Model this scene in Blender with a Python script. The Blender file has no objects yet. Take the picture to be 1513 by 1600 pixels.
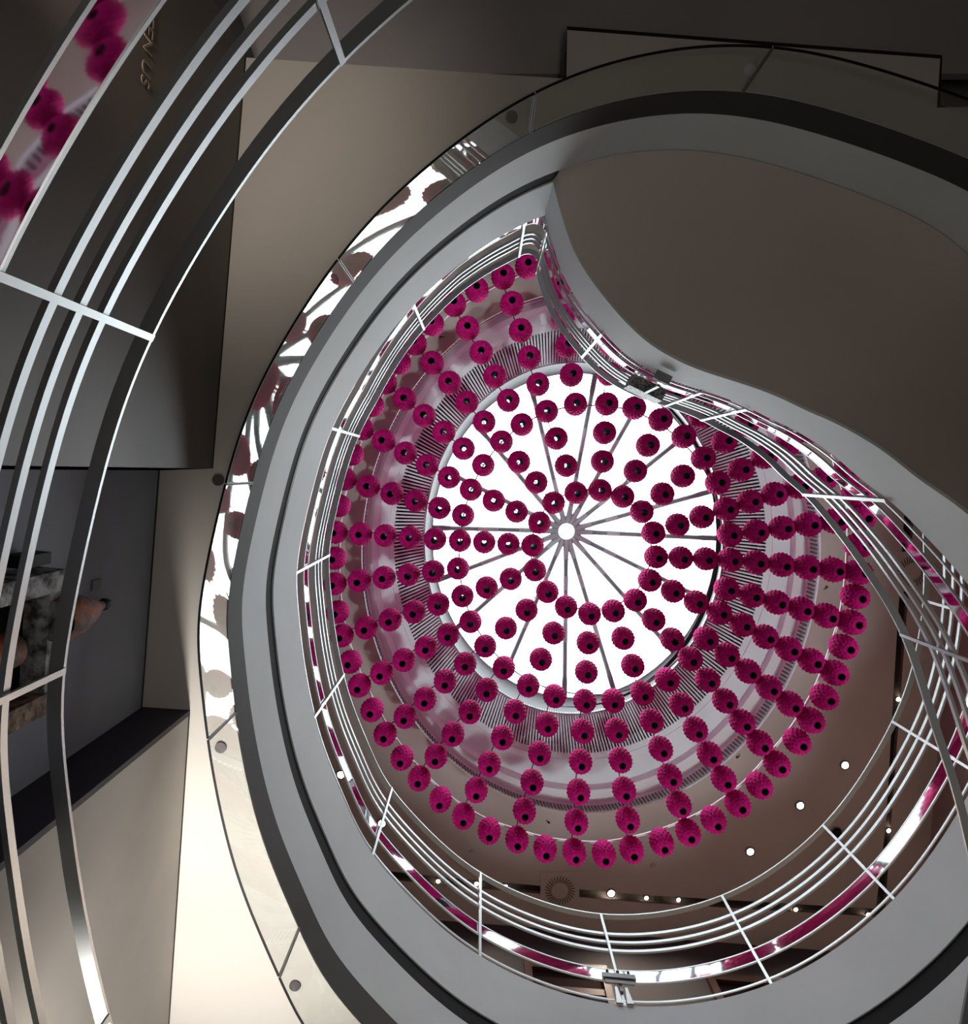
import bpy, math, random
from mathutils import Vector, Matrix
from mathutils.geometry import tessellate_polygon
random.seed(7)
sc = bpy.context.scene
COL = sc.collection
# ------------------------------------------------------------------ camera
ZC = 1.6                     # the lens is 1.6 m above the ground floor; heights "h" below are metres above the lens
F = 1000.0
T = math.atan(0.062)         # the camera looks almost straight up
FWD = Vector((0, math.sin(T), math.cos(T))); DWN = Vector((0, math.cos(T), -math.sin(T))); RGT = Vector((1, 0, 0))
cam = bpy.data.cameras.new('camera'); cam.sensor_fit = 'VERTICAL'; cam.sensor_height = 36; cam.lens = F / 1600 * 36
cam.clip_start = 0.05; cam.clip_end = 200
co = bpy.data.objects.new('camera', cam); COL.objects.link(co)
m = Matrix((RGT, -DWN, -FWD)).transposed().to_4x4(); m.translation = Vector((0, 0, ZC)); co.matrix_world = m
sc.camera = co
sc.view_settings.view_transform = 'Standard'; sc.view_settings.look = 'None'
sc.view_settings.gamma = 1; sc.view_settings.use_curve_mapping = False
sc.view_settings.exposure = 0.72
def P(px, py, h):
    d = RGT * ((px - 756.5) / F) + DWN * ((py - 800) / F) + FWD
    s = h / d.z
    return Vector((d.x * s, d.y * s, h))
# ------------------------------------------------------------------ sky and lamps
w = bpy.data.worlds.new('sky'); sc.world = w; w.use_nodes = True
bg = w.node_tree.nodes['Background']; bg.inputs[0].default_value = (0.90, 0.985, 1, 1); bg.inputs[1].default_value = 7.0
def light(kind, loc, energy, color=(1, 1, 1), target=None, **kw):
    l = bpy.data.lights.new('lamp_light', kind); l.energy = energy; l.color = color
    for k, v in kw.items(): setattr(l, k, v)
    o = bpy.data.objects.new('lamp_light', l); COL.objects.link(o)
    o.location = (loc[0], loc[1], loc[2] + ZC)
    if target is not None:
        d = Vector(target) - Vector(loc); o.rotation_euler = d.to_track_quat('-Z', 'Y').to_euler()
    return o
WARM = (1.0, 0.80, 0.62)
# portal in the roof opening guides the daylight
po = light('AREA', (1.5, 1.05, 10.45), 1, target=(1.5, 1.05, 0), shape='ELLIPSE', size=4.9, size_y=5.6)
po.data.cycles.is_portal = True
# uplighters standing on the first gallery floor, behind its railing (below the frame of the photo)
light('SPOT', (-1.72, 2.95, 1.42), 240, (1, .96, .91), (-1.50, 2.5, 3.75), spot_size=1.5, spot_blend=1, shadow_soft_size=.12)
light('SPOT', (-1.72, 2.5, 1.42), 60, (1, .93, .86), (-1.62, 1.55, 3.75), spot_size=1.0, spot_blend=1, shadow_soft_size=.10)
light('SPOT', (-1.22, -1.85, 1.42), 40, (1, .89, .78), (-1.38, -2.0, 3.75), spot_size=1.25, spot_blend=1, shadow_soft_size=.08)
light('POINT', (0.4, 0.3, -1.0), 30, (1, .90, .80), shadow_soft_size=.25)  # added ambient fill low in the atrium, not one of the uplighters
# added unseen spots on the upper gallery floor, put in to brighten the cove
for k in range(12):
    a = 2 * math.pi * (k + .5) / 12; u = Vector((math.cos(a), math.sin(a), 0))
    light('SPOT', (1.45 + u.x * 4.1, 1.05 + u.y * 4.6, 5.45), 75, (.86, .98, 1), (1.45 + u.x * 2.7, 1.05 + u.y * 3.1, 9.5), spot_size=1.0, spot_blend=.9, shadow_soft_size=.08)
# ------------------------------------------------------------------ materials
def mat(name, col, rough=.6, metal=0, noise=0, nscale=6, bump=0, bscale=40, spec=.5, sheen=0, col2=None):
    M = bpy.data.materials.new(name); M.use_nodes = True; nt = M.node_tree; b = nt.nodes['Principled BSDF']
    b.inputs['Base Color'].default_value = (*col, 1); b.inputs['Roughness'].default_value = rough
    b.inputs['Metallic'].default_value = metal; b.inputs['Specular IOR Level'].default_value = spec
    if sheen: b.inputs['Sheen Weight'].default_value = sheen
    tc = nt.nodes.new('ShaderNodeTexCoord')
    if noise or col2:
        n = nt.nodes.new('ShaderNodeTexNoise'); n.inputs['Scale'].default_value = nscale; n.inputs['Detail'].default_value = 5
        r = nt.nodes.new('ShaderNodeValToRGB')
        c2 = col2 or tuple(min(1, c * (1 + noise)) for c in col)
        c1 = col if col2 else tuple(c * (1 - noise) for c in col)
        r.color_ramp.elements[0].color = (*c1, 1); r.color_ramp.elements[1].color = (*c2, 1)
        r.color_ramp.elements[0].position = .38; r.color_ramp.elements[1].position = .62
        nt.links.new(tc.outputs['Object'], n.inputs['Vector']); nt.links.new(n.outputs['Fac'], r.inputs['Fac'])
        nt.links.new(r.outputs['Color'], b.inputs['Base Color'])
    if bump:
        n2 = nt.nodes.new('ShaderNodeTexNoise'); n2.inputs['Scale'].default_value = bscale; n2.inputs['Detail'].default_value = 3
        bp = nt.nodes.new('ShaderNodeBump'); bp.inputs['Strength'].default_value = bump; bp.inputs['Distance'].default_value = .02
        nt.links.new(tc.outputs['Object'], n2.inputs['Vector']); nt.links.new(n2.outputs['Fac'], bp.inputs['Height'])
        nt.links.new(bp.outputs['Normal'], b.inputs['Normal'])
    return M
def emit(name, col, s):
    M = bpy.data.materials.new(name); M.use_nodes = True; nt = M.node_tree; nt.nodes.clear()
    e = nt.nodes.new('ShaderNodeEmission'); o = nt.nodes.new('ShaderNodeOutputMaterial')
    e.inputs[0].default_value = (*col, 1); e.inputs[1].default_value = s; nt.links.new(e.outputs[0], o.inputs[0]); return M
def glassm(name, tint, base_, power=5.0, top=1.0):
    M = bpy.data.materials.new(name); M.use_nodes = True; nt = M.node_tree; nt.nodes.clear()
    o = nt.nodes.new('ShaderNodeOutputMaterial'); mx = nt.nodes.new('ShaderNodeMixShader'); tr = nt.nodes.new('ShaderNodeBsdfTransparent')
    g = nt.nodes.new('ShaderNodeBsdfGlossy'); lw = nt.nodes.new('ShaderNodeLayerWeight'); lw.inputs['Blend'].default_value = .5
    pw = nt.nodes.new('ShaderNodeMath'); pw.operation = 'POWER'; pw.inputs[1].default_value = power
    ma = nt.nodes.new('ShaderNodeMath'); ma.operation = 'MULTIPLY_ADD'; ma.inputs[1].default_value = top - base_; ma.inputs[2].default_value = base_
    tr.inputs[0].default_value = (*tint, 1); g.inputs['Roughness'].default_value = .01; g.inputs[0].default_value = (1, 1, 1, 1)
    nt.links.new(lw.outputs['Facing'], pw.inputs[0]); nt.links.new(pw.outputs[0], ma.inputs[0]); nt.links.new(ma.outputs[0], mx.inputs[0])
    nt.links.new(tr.outputs[0], mx.inputs[1]); nt.links.new(g.outputs[0], mx.inputs[2])
    nt.links.new(mx.outputs[0], o.inputs[0]); return M
M_PLASTER = mat('pale_plaster', (.69, .735, .745), .7, noise=.03, nscale=1.5)
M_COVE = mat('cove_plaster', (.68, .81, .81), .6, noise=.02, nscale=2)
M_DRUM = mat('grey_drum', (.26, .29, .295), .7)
M_CEIL_LOW = mat('beige_ceiling', (.55, .52, .475), .75, noise=.03, nscale=1)
M_CEIL_BACK = mat('grey_ceiling', (.38, .36, .365), .8, noise=.05, nscale=1)
M_SOFFIT = mat('stair_soffit', (.60, .53, .475), .8, noise=.03, nscale=.8)
M_CEIL_UP = mat('taupe_ceiling', (.47, .405, .365), .8, noise=.04, nscale=1)
M_DARKBAND = mat('charcoal_trim', (.055, .052, .049), .7, spec=.3)
M_GROOVE = mat('shadow_groove', (.016, .016, .016), .8, spec=.2)
M_SLOT = mat('slot_recess', (.10, .085, .072), .8)
M_WALL_BLUE = mat('slate_wall', (.28, .295, .35), .8, noise=.08, nscale=1.2)
M_WALL_BROWN = mat('dark_brown_wall', (.12, .10, .085), .5, noise=.12, nscale=.8)
M_WALL_BEIGE = mat('beige_stone_wall', (.42, .39, .35), .6, noise=.07, nscale=1.3)
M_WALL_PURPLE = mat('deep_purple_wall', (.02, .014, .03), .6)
M_WALL_UP = mat('charcoal_wall', (.05, .047, .052), .8)
M_WALL_UPW = mat('taupe_wall', (.30, .235, .21), .8)
M_FLOOR = mat('stone_floor', (.30, .28, .26), .45, noise=.1, nscale=2)
M_STEEL = mat('brushed_steel', (.40, .425, .435), .36, 1)
M_MIRROR = mat('polished_steel', (.72, .74, .77), .03, 1, bump=.04, bscale=2.2)
M_ROD = mat('painted_rod', (.17, .21, .21), .4, .4)
M_ROD2 = mat('pale_rod_sleeve', (.34, .40, .40), .35, .4)
M_WHITE = mat('white_enamel', (.78, .80, .80), .4)
M_WIRE = mat('dark_wire', (.05, .055, .05), .5, .5)
M_POD = mat('magenta_felt', (.50, .003, .155), .75, noise=.2, nscale=30, bump=.4, bscale=55, spec=.15)
M_PODC = mat('dark_green_liner', (.004, .045, .034), .85, spec=.1)
M_BLACK = mat('black_plastic', (.008, .008, .010), .6, spec=.2)
M_GREYMET = mat('grey_metal', (.22, .225, .23), .45, .5)
M_WOOD = mat('red_brown_wood', (.045, .013, .009), .5, noise=.15, nscale=8)
M_DOORIN = mat('dark_door_leaf', (.015, .006, .006), .8, spec=.1)
M_CAP = mat('grey_cap', (.085, .08, .085), .5)
M_LETTER = mat('tan_letters', (.30, .235, .18), .6)
M_STONE = mat('flaked_white_stone', (.06, .06, .062), .8, nscale=16, col2=(.42, .43, .43), bump=.6, bscale=30)
M_RUST = mat('rusty_metal', (.06, .07, .075), .75, nscale=9, col2=(.35, .085, .03), bump=.5, bscale=25)
M_RUST2 = mat('mottled_brown_stone', (.09, .045, .035), .8, nscale=22, col2=(.30, .20, .13), bump=.5, bscale=30)
M_PLAQUE = mat('grey_plaque', (.16, .16, .175), .5)
M_GLASS = glassm('baffle_glass', (.94, .96, .95), .02)
M_SKYGLASS = glassm('skylight_glass', (.97, .99, .99), .03, 5, .4)
M_LAMP = emit('lamp_lens', (1, .86, .70), 60)
M_LAMP_S = emit('small_lamp_lens', (1, .84, .66), 25)
M_PERF = mat('perforated_box', (.03, .03, .03), .5, nscale=60, col2=(.30, .29, .29), metal=.3)
# ------------------------------------------------------------------ builders
def base(o):
    p = o; v = Vector((0, 0, 0))
    while p is not None: v = v + p.location; p = p.parent
    return v
class MB:
    def __init__(s): s.v = []; s.f = []; s.soft = False
    def add(s, vs, fs):
        n = len(s.v); s.v += [Vector(a) for a in vs]; s.f += [tuple(i + n for i in f) for f in fs]; return s
    def box(s, c, d, ax=None):
        ax = ax or (Vector((1, 0, 0)), Vector((0, 1, 0)), Vector((0, 0, 1)))
        c = Vector(c); vs = []
        for k in (-1, 1):
            for j in (-1, 1):
                for i in (-1, 1): vs.append(c + ax[0] * (i * d[0] / 2) + ax[1] * (j * d[1] / 2) + ax[2] * (k * d[2] / 2))
        return s.add(vs, [(0, 2, 3, 1), (4, 5, 7, 6), (0, 1, 5, 4), (2, 6, 7, 3), (0, 4, 6, 2), (1, 3, 7, 5)])
    def grid(s, rows, closed=False):
        n = len(rows[0]); vs = [p for r in rows for p in r]; fs = []
        for a in range(len(rows) - 1):
            for b in range(n if closed else n - 1):
                c = (b + 1) % n; fs.append((a * n + b, a * n + c, (a + 1) * n + c, (a + 1) * n + b))
        return s.add(vs, fs)
    def tube(s, pts, r, seg=8, closed=False, cap=True):
        pts = [Vector(p) for p in pts]; n = len(pts); rings = []
        rr = r if isinstance(r, (list, tuple)) else [r] * n
        for i, p in enumerate(pts):
            a = pts[(i - 1) % n] if (closed or i > 0) else p; b = pts[(i + 1) % n] if (closed or i < n - 1) else p
            t = (b - a).normalized(); u = Vector((0, 0, 1)) if abs(t.z) < .9 else Vector((1, 0, 0))
            x = t.cross(u).normalized(); y = x.cross(t)
            rings.append([p + (x * math.cos(k * 2 * math.pi / seg) + y * math.sin(k * 2 * math.pi / seg)) * rr[i] for k in range(seg)])
        if closed: rings.append(rings[0])
        s.grid(rings, True)
        if cap and not closed:
            m0 = len(s.v); s.add(rings[0], [tuple(range(seg))]); s.add(rings[-1], [tuple(range(seg))])
        return s
    def disc(s, c, r, r2=0, h=.01, seg=24, ax=None):      # short cylinder / ring with vertical axis
        c = Vector(c); R = lambda q, z: [c + Vector((q * math.cos(k * 2 * math.pi / seg), q * math.sin(k * 2 * math.pi / seg), z)) for k in range(seg)]
        if r2: s.grid([R(r2, 0), R(r, 0), R(r, h), R(r2, h), R(r2, 0)], True)
        else:
            s.grid([R(1e-4, 0), R(r, 0), R(r, h), R(1e-4, h)], True)
        return s
    def build(s, name, mt, parent=None, smooth=False, origin=None):
        o = bpy.data.objects.new(name, bpy.data.meshes.new(name)); COL.objects.link(o)
        if parent is not None:
            o.parent = parent; off = base(parent) - Vector((0, 0, ZC))
        else:
            lo = Vector([min(v[i] for v in s.v) for i in range(3)]); hi = Vector([max(v[i] for v in s.v) for i in range(3)])
            c = Vector(origin) if origin is not None else Vector(((lo.x + hi.x) / 2, (lo.y + hi.y) / 2, lo.z))
            o.location = c + Vector((0, 0, ZC)); off = c
        o.data.from_pydata([v - off for v in s.v], [], s.f); o.data.materials.append(mt); o.data.update()
        if smooth or s.soft:
            for p in o.data.polygons: p.use_smooth = True
        return o
def tag(o, label, cat=None, group=None, kind=None):
    if label: o['label'] = label
    if cat: o['category'] = cat
    if group: o['group'] = group
    if kind: o['kind'] = kind
    return o
def thing(name, loc, label, cat, group=None, kind=None):
    o = bpy.data.objects.new(name, None); COL.objects.link(o); o.location = Vector(loc) + Vector((0, 0, ZC)); o.empty_display_size = .1
    return tag(o, label, cat, group, kind)
def struct(o, label=None): o['kind'] = 'structure'; return tag(o, label, {'wall': 'wall', 'trim': 'trim', 'ceiling': 'ceiling', 'floor': 'floor', 'window': 'skylight', 'door': 'door'}[o.name.split('_')[0].split('.')[0]])
def catmull(pts, n, closed=False):
    out = []; N = len(pts)
    rng = range(N if closed else N - 1)
    for i in rng:
        g = (lambda k: pts[k % N]) if closed else (lambda k: pts[max(0, min(N - 1, k))])
        a, b, c, d = g(i - 1), g(i), g(i + 1), g(i + 2)
        for k in range(n):
            t = k / n
            out.append(.5 * ((2 * b) + (c - a) * t + (2 * a - 5 * b + 4 * c - d) * t * t + (3 * b - a - 3 * c + d) * t ** 3))
    if not closed: out.append(pts[-1].copy())
    return out
def smooth_path(pts, it, closed):
    for _ in range(it):
        N = len(pts); q = []
        for i in range(N):
            if not closed and i in (0, N - 1): q.append(pts[i]); continue
            q.append(pts[i] * .5 + (pts[(i - 1) % N] + pts[(i + 1) % N]) * .25)
        pts = q
    return pts
def resample(pts, n, closed=False):
    P_ = pts + [pts[0]] if closed else pts
    L = [0]
    for a, b in zip(P_, P_[1:]): L.append(L[-1] + (b - a).length)
    out = []; j = 0
    for k in range(n):
        s_ = L[-1] * k / (n if closed else n - 1)
        while j < len(L) - 2 and L[j + 1] < s_: j += 1
        t = (s_ - L[j]) / max(1e-9, L[j + 1] - L[j]); out.append(P_[j].lerp(P_[j + 1], min(1, t)))
    return out
def normals(path, closed):
    N = len(path); out = []
    for i in range(N):
        a = path[(i - 1) % N] if (closed or i > 0) else path[i]; b = path[(i + 1) % N] if (closed or i < N - 1) else path[i]
        t = (b - a); t.z = 0; t.normalize(); out.append(Vector((t.y, -t.x, 0)))
    return out
def sweep(mb, path, off, w_, z0, z1, closed=False):     # rectangular bar: from inner offset off, w_ wide outwards, z0..z1 above the path
    nn = normals(path, closed); L = lambda o_, z: [p + n * o_ + Vector((0, 0, z)) for p, n in zip(path, nn)]
    c = [(off, z0), (off, z1), (off - w_, z1), (off - w_, z0), (off, z0)]
    for k in range(4): mb.grid([L(*c[k]), L(*c[k + 1])], closed)
    if not closed:
        for e in (0, -1): mb.add([L(*c[k])[e] for k in range(4)], [(0, 1, 2, 3)])
    mb.soft = True
    return mb
def flat(h, outer, holes, thick):                       # flat plate with holes, top and bottom and rims
    rings = [[Vector((p.x, p.y, h)) for p in outer]] + [[Vector((p.x, p.y, h)) for p in q] for q in holes]
    tri = tessellate_polygon(rings); vs = [p for r in rings for p in r]; mb = MB()
    mb.add(vs, [tuple(t) for t in tri])
    if thick:
        up = Vector((0, 0, thick)); mb.add([v + up for v in vs], [tuple(t) for t in tri])
        for r in rings: mb.grid([r, [v + up for v in r]], True)
    return mb
# ------------------------------------------------------------------ the oval plan of the atrium
G = 3.37; AT = 6.30
KP = [(512, 875, AT), (318, 1050, G), (322, 1146, G), (368, 1364, G), (439, 1528, G), (613, 1232, AT), (752, 1363, AT), (938, 1427, AT), (1128, 1398, AT),
      (1285, 1288, AT), (1393, 1126, AT), (1433, 1000, AT), (1442, 880, AT), (1425, 722, AT), (1350, 580, AT), (1263, 481, AT), (1513, 155, G), (1440, 130, G),
      (1320, 92, G), (1170, 68, G), (1000, 85, G), (830, 145, G), (660, 265, G), (530, 400, G), (405, 600, G), (355, 745, G)]
K = [P(*k) for k in KP]
for k in K: k.z = 0
K = resample(smooth_path(resample(catmull(K, 10, True), 240, True), 14, True), 240, True)
def lift(path, h): return [Vector((p.x, p.y, h)) for p in path]
def nearest(path, p): return min(range(len(path)), key=lambda i: (path[i].x - p[0]) ** 2 + (path[i].y - p[1]) ** 2)
# levels (metres above the lens)
H_GLASS, H_CEIL, H_B, H_F1, H_F2, H_FL = 3.37, 3.75, 3.98, 4.42, 4.58, 5.15
o = sweep(MB(), lift(K, 0), 0, .22, H_CEIL + .006, H_B, True).build('trim_1', M_DARKBAND, smooth=False); struct(o, 'charcoal band round the foot of the oval atrium opening')
o = sweep(MB(), lift(K, 0), 0, .30, H_B, H_F1, True).build('wall_lower_fascia', M_PLASTER); struct(o, 'pale grey lower fascia of the oval opening')
o = sweep(MB(), lift(K, 0), -.012, .25, H_F1, H_F2, True).build('trim_2', M_GROOVE); struct(o, 'dark shadow groove between the two pale fascias')
o = sweep(MB(), lift(K, 0), 0, .30, H_F2, H_FL, True).build('wall_upper_fascia', M_PLASTER); struct(o, 'pale grey upper fascia below the gallery railing')
# ------------------------------------------------------------------ lower ceiling, walls
pl = lambda *q: [P(a, b, H_CEIL) for a, b in q]
_a, _b = P(297, 1117, H_CEIL), P(265, 1600, H_CEIL); CORNER = _a + (_b - _a) * 3.6
ceil_poly = pl((385, 90), (333, 732), (250, 735), (222, 1112), (297, 1117), (265, 1600)) + [Vector((CORNER.x, CORNER.y, 0)), Vector((10, 9, 0)), Vector((10, -2.2, 0))] + pl((1466, 168), (1470, 90), (886, 45), (883, 123))
Kout = [p - n * .004 for p, n in zip(K, normals(K, True))]
o = flat(H_CEIL, ceil_poly, [list(reversed(Kout))], .005).build('ceiling', M_CEIL_LOW); struct(o, 'beige ceiling round the oval opening')
# higher grey ceiling beyond the beige one (top of photo)
HB = 4.05
o = MB().box((0.5, -5.76, HB + .03), (22, 6.68, .06)).build('ceiling.001', M_CEIL_BACK); struct(o, 'higher dark grey ceiling along the top of the photo')
mb = MB()
rim = [ceil_poly[k] for k in (8, 9, 10, 11, 12, 0)]
mb.grid([[Vector((p.x, p.y, H_CEIL)) for p in rim], [Vector((p.x, p.y, HB)) for p in rim]])
o = mb.build('trim_3', M_CEIL_BACK); struct(o, 'edge of the beige ceiling panel')
o = sweep(MB(), lift(ceil_poly[9:13][::-1], H_CEIL - .012), .006, .012, 0, .012).build('trim_4', M_GROOVE); struct(o, 'dark joint line round the ceiling panel')
def wall(name, a, b, z0, z1, th, mt, label, off=0):
    a = Vector((a.x, a.y, 0)); b = Vector((b.x, b.y, 0)); t = (b - a).normalized(); n = Vector((-t.y, t.x, 0))
    mb = MB(); mb.add([a + Vector((0, 0, z0)), b + Vector((0, 0, z0)), b + n * th + Vector((0, 0, z0)), a + n * th + Vector((0, 0, z0)),
                       a + Vector((0, 0, z1)), b + Vector((0, 0, z1)), b + n * th + Vector((0, 0, z1)), a + n * th + Vector((0, 0, z1))],
                      [(0, 1, 2, 3), (4, 5, 6, 7), (0, 1, 5, 4), (1, 2, 6, 5), (2, 3, 7, 6), (3, 0, 4, 7)])
    o = mb.build(name, mt); struct(o, label); return o
c0, c1, c2, c3, c4, c5 = ceil_poly[:6]
FLOOR = -ZC
wall('wall_left_brown', c0, c1, FLOOR, H_CEIL + .3, .30, M_WALL_BROWN, 'dark brown wall with lettering at upper left')
wall('wall_left_slate', c2, c3, FLOOR, H_CEIL, .30, M_WALL_BLUE, 'slate blue wall behind the wall sculpture')
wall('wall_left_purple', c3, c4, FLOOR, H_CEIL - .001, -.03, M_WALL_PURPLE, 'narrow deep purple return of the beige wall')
wall('wall_left_beige', c4, Vector((CORNER.x, CORNER.y, 0)), FLOOR, H_CEIL, .35, M_WALL_BEIGE, 'beige wall at lower left')
far = c0 + (c0 - P(870, 123, H_CEIL)).normalized() * 3
back = Vector((c0.x - .55, c0.y - 1.7, 0))
wall('wall_corner', back, c0, FLOOR, HB, .30, M_WALL_BROWN, 'dark wall running up and left from the brown corner')
# thin strips whose dark colour paints a shadow line where walls meet the ceiling
for k, (a, b) in enumerate(((c0, c1), (c2, c3), (c4, c5))):
    o = sweep(MB(), resample([Vector((b.x, b.y, H_CEIL)), Vector((a.x, a.y, H_CEIL))], 4), -.0, -.012, -.02, -.001).build('trim_%d' % (5 + k), M_GROOVE)
    struct(o, ['shadow line above the brown wall', 'shadow line above the slate wall', 'shadow line above the beige wall'][k])
# big shell
o = MB().box((2, 1, FLOOR - .05), (24, 22, .1)).build('floor', M_FLOOR); struct(o, 'stone floor of the ground level')
X0, X1, Y0, Y1 = -6.0, 10.0, -9.0, 9.0
for nm, c, d in (('wall_west', (X0, 0, 4.9), (.2, 18, 13)), ('wall_east', (X1, 0, 4.9), (.2, 18, 13)), ('wall_north', (2, Y0, 4.9), (16, .2, 13)), ('wall_south', (2, Y1, 4.9), (16, .2, 13))):
    o = MB().box(c, d).build(nm, M_WALL_UPW if nm in ('wall_east', 'wall_west') else M_WALL_BLUE); struct(o, 'outer %s of the building' % nm.replace('_', ' '))
# first gallery slab (below the frame of the photo) and upper gallery floor
slab = lambda h, th, nm, lb: struct(flat(h, [Vector((X0, Y0, 0)), Vector((X1, Y0, 0)), Vector((X1, Y1, 0)), Vector((X0, Y1, 0))], [list(reversed([p - n * .02 for p, n in zip(K, normals(K, True))]))], th).build(nm, M_FLOOR), lb)
slab(.94, .20, 'floor_gallery', 'gallery floor carrying the near railing')
slab(H_FL - .06, .05, 'floor_upper', 'upper gallery floor')
# ------------------------------------------------------------------ upper ceiling with oval cove and skylight
H_UP = 9.2
def ell(l, r, t, b, h, n=192):
    cx = P((l + r) / 2, (t + b) / 2, h); a = (P(r, (t + b) / 2, h) - P(l, (t + b) / 2, h)).length / 2; bb = (P((l + r) / 2, b, h) - P((l + r) / 2, t, h)).length / 2
    ct = P((l + r) / 2, t, h); cb = P((l + r) / 2, b, h); cy = (ct.y + cb.y) / 2
    return [Vector((cx.x + a * math.cos(-k * 2 * math.pi / n), cy + bb * math.sin(-k * 2 * math.pi / n), h)) for k in range(n)]
E1 = ell(676, 1121, 583, 1091, 10.4); E2 = ell(664, 1131, 567, 1115, 9.65); E3 = ell(616, 1197, 513, 1177, 9.65); E3b = ell(608, 1208, 501, 1187, 9.65)
E4 = ell(590, 1236, 480, 1226, 9.65); E5 = ell(581, 1244, 471, 1235, 9.52); E6 = ell(573, 1261, 462, 1254, 9.55); E7 = ell(565, 1283, 452, 1272, 9.2)
slot = [P(a, b, H_UP) for a, b in ((520, 1352), (700, 1371), (1000, 1398), (1369, 1420), (1385, 1284), (1398, 1055), (1410, 860), (1425, 600), (1440, 600), (1425, 860), (1410, 1055), (1393, 1284), (1383, 1433), (1000, 1410), (700, 1384), (515, 1364))]
up_poly = [Vector((X0, Y0, 0)), Vector((X1, Y0, 0)), Vector((X1, Y1, 0)), Vector((X0, Y1, 0))]
o = flat(H_UP, up_poly, [E7, slot], .06).build('ceiling.002', M_CEIL_UP); struct(o, 'taupe ceiling of the upper gallery')
mb = MB(); s0 = [Vector((p.x, p.y, H_UP)) for p in slot]; s1 = [Vector((p.x, p.y, H_UP + .28)) for p in slot]
mb.grid([s0, s1], True); tr = tessellate_polygon([s1]); mb.add(s1, [tuple(t) for t in tr])
o = mb.build('trim_8', M_SLOT); struct(o, 'dark lighting slot cut in the taupe ceiling')
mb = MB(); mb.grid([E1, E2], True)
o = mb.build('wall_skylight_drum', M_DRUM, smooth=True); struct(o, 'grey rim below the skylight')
mb = MB(); mb.grid([E3, [p + Vector((0, 0, .012)) for p in E3b], E3b, E4], True)
mb.grid([E2, [E2[i].lerp(E3[i], .05) for i in range(192)]], True)
o = mb.build('trim_9', M_COVE); struct(o, 'pale ring outside the slatted grille')
mb = MB(); mb.grid([E4, [p + Vector((0, 0, -.02)) for p in E4], E5], True); o = mb.build('trim_10', M_COVE); struct(o, 'stepped lip of the cove')
mb = MB(); mb.grid([E5, E6], True); o = mb.build('trim_11', M_WHITE, smooth=True); struct(o, 'bright white lip of the cove')
mb = MB(); E7i = [p + Vector((0, 0, 0)) for p in E7]
mb.grid([[p + Vector((0, 0, .01)) for p in E6], [Vector((p.x, p.y, 9.5)).lerp(q, .0) for p, q in zip(ell(567, 1267, 455, 1259, 9.52), E7)], [p.lerp(q, .12) for p, q in zip(E7, E6)], E7], True)
o = mb.build('trim_12', M_COVE); struct(o, 'outer face of the cove')
# slatted ring grille (air outlet)
vent = thing('slatted_ring_grille', (1.5, 1.05, 9.65), 'oval ring of dark slots and grey radial slats round the skylight', 'grille')
mb = MB(); mb.grid([[p + Vector((0, 0, .3)) for p in E2], [p + Vector((0, 0, .3)) for p in E3]], True); mb.build('dark_backing', M_GROOVE, vent)
mb = MB(); NS = 372
e2 = ell(664, 1131, 567, 1115, 9.65, NS); e3 = ell(616, 1197, 513, 1177, 9.65, NS)
for a, b in zip(e2, e3):
    d = (b - a); t = d.normalized(); s_ = Vector((-t.y, t.x, 0))
    mb.box((a + b) / 2 + Vector((0, 0, .03)), (d.length, .024, .06), (t, s_, Vector((0, 0, 1))))
mb.build('slat', M_COVE, vent)
# louvred outer face
lou = thing('louvred_cove_face', (1.5, 1.05, 9.2), 'ring of short louvre slots on the outer face of the cove, beside the taupe ceiling', 'grille')
mb = MB(); NL = 400
l6 = ell(567, 1266, 456, 1259, 9.50, NL); l7 = ell(566, 1280, 453, 1270, 9.22, NL)
for i, (a, b) in enumerate(zip(l6, l7)):
    c = l6[(i + 1) % NL]; t = (b - a).normalized(); s_ = (c - a).normalized(); n_ = t.cross(s_).normalized()
    ctr = Vector((1.5, 1.05, a.z)); inn = (ctr - a); inn.z = 0; inn.normalize()
    if n_.dot(inn) < 0: n_ = -n_
    mb.box((a + b) / 2 + inn * .012, ((b - a).length * .72, .026, .012), (t, s_, n_))
mb.build('louvre', M_SLOT, lou)
# skylight
sky = thing('window_1', (1.5, 1.05, 10.4), 'round white skylight with sixteen rods meeting at a ring', 'skylight', kind='structure')
HUB = P(885, 830, 11.2)
mb = MB(); mb.grid([E1, [p.lerp(HUB, .94) + Vector((0, 0, .06)) for p in E1]], True); g = mb.build('pane', M_SKYGLASS, sky, smooth=True)
hr = [HUB + Vector((.17 * math.cos(k * math.pi / 16), .17 * math.sin(k * math.pi / 16), -.02)) for k in range(32)]
MB().tube(hr, .035, 8, True).build('hub_ring', M_ROD, sky, True)
angs = [2, 26, 48, 75, 92, 115, 141, 161, 182.5, 206, 228, 254, 277, 297, 318, 342]
for a in angs:
    d = Vector((math.cos(math.radians(a)), math.sin(math.radians(a)), 0))
    best = min(E1, key=lambda p: -((Vector((p.x - HUB.x, p.y - HUB.y, 0)).normalized()).dot(d)))
    s0 = HUB + d * .16 + Vector((0, 0, -.03)); e0 = best + Vector((0, 0, -.02))
    r = MB().tube([s0, e0], .046, 8).build('mullion_rod', M_ROD, sky, True)
    for q0, q1 in ((.0, .13), (.24, .33), (.50, .66)):
        MB().tube([s0.lerp(e0, q0), s0.lerp(e0, q1)], .054, 8).build('rod_sleeve', M_ROD2, r, True)
roof = [Vector((p.x, p.y, 10.42)) for p in E1]
o = flat(10.42, up_poly, [roof], .06).build('ceiling.003', M_COVE); struct(o, 'roof slab above the gallery')
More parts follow.
